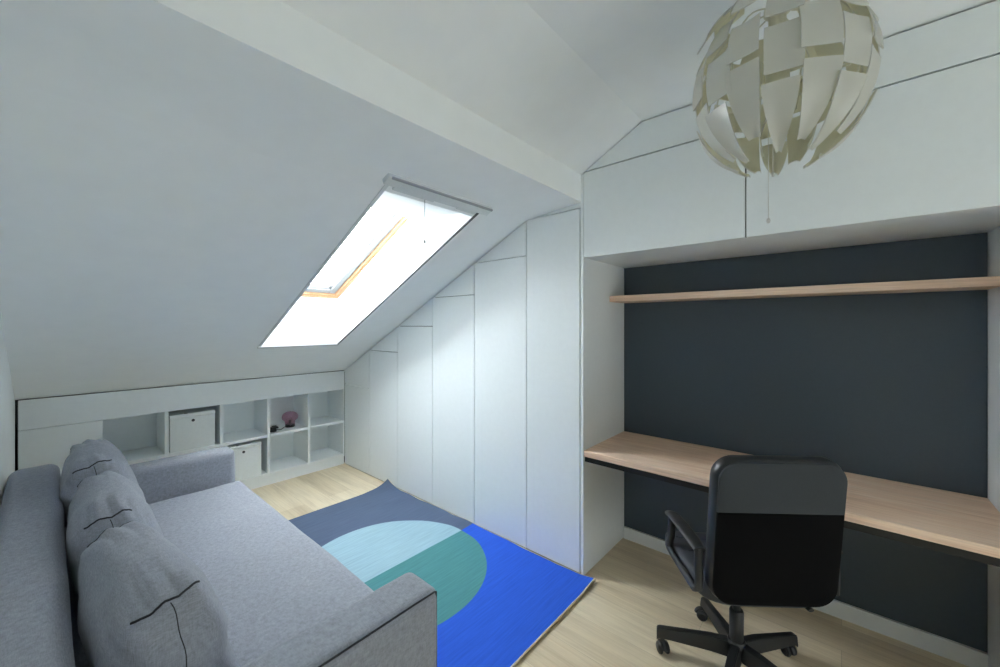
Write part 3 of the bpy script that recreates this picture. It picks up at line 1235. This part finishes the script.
def plate(c, r, lo0, lo1, la0, la1, tip=0.0, th=.0016, bow=0.0, nu=8, nv=10):
    """one curved plate: spherical patch; tip>0 narrows it to a crescent at its lower end"""
    mm = MB()
    o, i_ = [], []
    for a in range(nu + 1):
        ro, ri = [], []
        for b in range(nv + 1):
            fv = b / nv
            la = la0 + (la1 - la0) * fv
            wfac = 1 - tip * (1 - fv) ** 2
            mid = (lo0 + lo1) / 2
            lon = mid + (lo1 - lo0) * (a / nu - .5) * wfac
            rr = r * (1 + bow * (a / nu - .5) ** 2)
            ro.append(mm.bm.verts.new(sph(c, rr + th, lon, la)))
            ri.append(mm.bm.verts.new(sph(c, rr - th, lon, la)))
        o.append(ro); i_.append(ri)
    for a in range(nu):
        for b in range(nv):
            mm.bm.faces.new((o[a][b], o[a + 1][b], o[a + 1][b + 1], o[a][b + 1])).material_index = 0
            mm.bm.faces.new((i_[a][b + 1], i_[a + 1][b + 1], i_[a + 1][b], i_[a][b])).material_index = 1
    for a in range(nu):
        for b in (0, nv):
            mm.bm.faces.new((o[a][b], i_[a][b], i_[a + 1][b], o[a + 1][b]))
    for b in range(nv):
        for a in (0, nu):
            mm.bm.faces.new((o[a][b], o[a][b + 1], i_[a][b + 1], i_[a][b]))
    bmesh.ops.recalc_face_normals(mm.bm, faces=mm.bm.faces)
    return mm


rad = math.radians
NG = 16
for k in range(NG):
    wd = 360 / NG
    c0 = wd * k + 9
    # lower crescent, middle plate and upper plate of each gore; neighbours step up and down
    if k % 2 == 0:
        rows = [(-64, -20, 1.0, .97, .70), (-15, 14, .955, 1.0, 0), (19, 44, 1.0, .95, 0), (48, 70, 1.10, 1.0, 0)]
    else:
        rows = [(-50, -3, .965, 1.0, .45), (1, 26, .985, .90, 0), (31, 58, 1.10, 1.0, 0)]
    if k % 4 == 1:
        rows[0] = (-58, -12, .97, 1.04, .60)
        rows[1] = (-6, 22, .99, 1.0, 0)
    for la0, la1, rf, wf, tip in rows:
        j = random.uniform(-2.5, 2.5)
        mm = plate(LC, LR * rf, rad(c0 + j - wd * wf / 2), rad(c0 + j + wd * wf / 2), rad(la0), rad(la1), tip, bow=.10)
        mm.build('plate', [M['plate'], M['plate_in']], pl, 40)
    # thin rib that carries the gore
    if k % 2:
        continue
    mm = MB()
    mm.tube([sph(LC, LR * .90, rad(c0 + wd / 2), rad(x)) for x in range(-40, 84, 8)], .0022, 6)
    mm.build('rib', M['lampwire'], pl, True)
m = MB(); m.lathe([(0, -.03), (.024, -.03), (.030, -.02), (.030, .05), (.022, .06), (.022, LR * .98), (.034, LR * 1.0), (.034, LR * 1.06), (0, LR * 1.06)], LC, 24)
m.build('lamp_socket', M['lampwire'], pl, 40)
m = MB()
for k in range(5):
    a = rad(72 * k + 20)
    m.tube([LC + Vector((0, 0, -.01)), LC + Vector((math.cos(a) * LR * .45, math.sin(a) * LR * .45, -.028)), sph(LC, LR * .90, a, rad(-14))], .003, 6)
m.build('spider_arm', M['lampwire'], pl, True)
m = MB(); m.tube([LC + Vector((0, 0, LR * 1.05)), (LC.x, LC.y, E[1] * H - .02)], .004, 8)
m.build('flex', M['plate'], pl, True)
m = MB(); m.lathe([(0, -.026), (.035, -.026), (.05, -.018), (.055, -.001), (0, -.001)], (LC.x, LC.y, E[1] * H), 28)
m.build('ceiling_cup', M['plate'], pl, 40)
for (dx, dy, zl) in ((-.0175, .020, -.392), (-.006, .010, -.255)):
    m = MB(); m.tube([LC + Vector((dx, dy, -.03)), LC + Vector((dx, dy, zl))], .0010, 6)
    pc_ = m.build('pull_string', M['plate'], pl, True)
    m = MB(); m.lathe([(0, -.008), (.004, -.006), (.0055, 0), (.004, .006), (0, .008)], LC + Vector((dx, dy, zl)), 12)
    m.build('bead', M['plate'], pc_, True)

# housekeeping: drop the builder's own bookkeeping property
for o in bpy.data.objects:
    if '_w' in o:
        del o['_w']
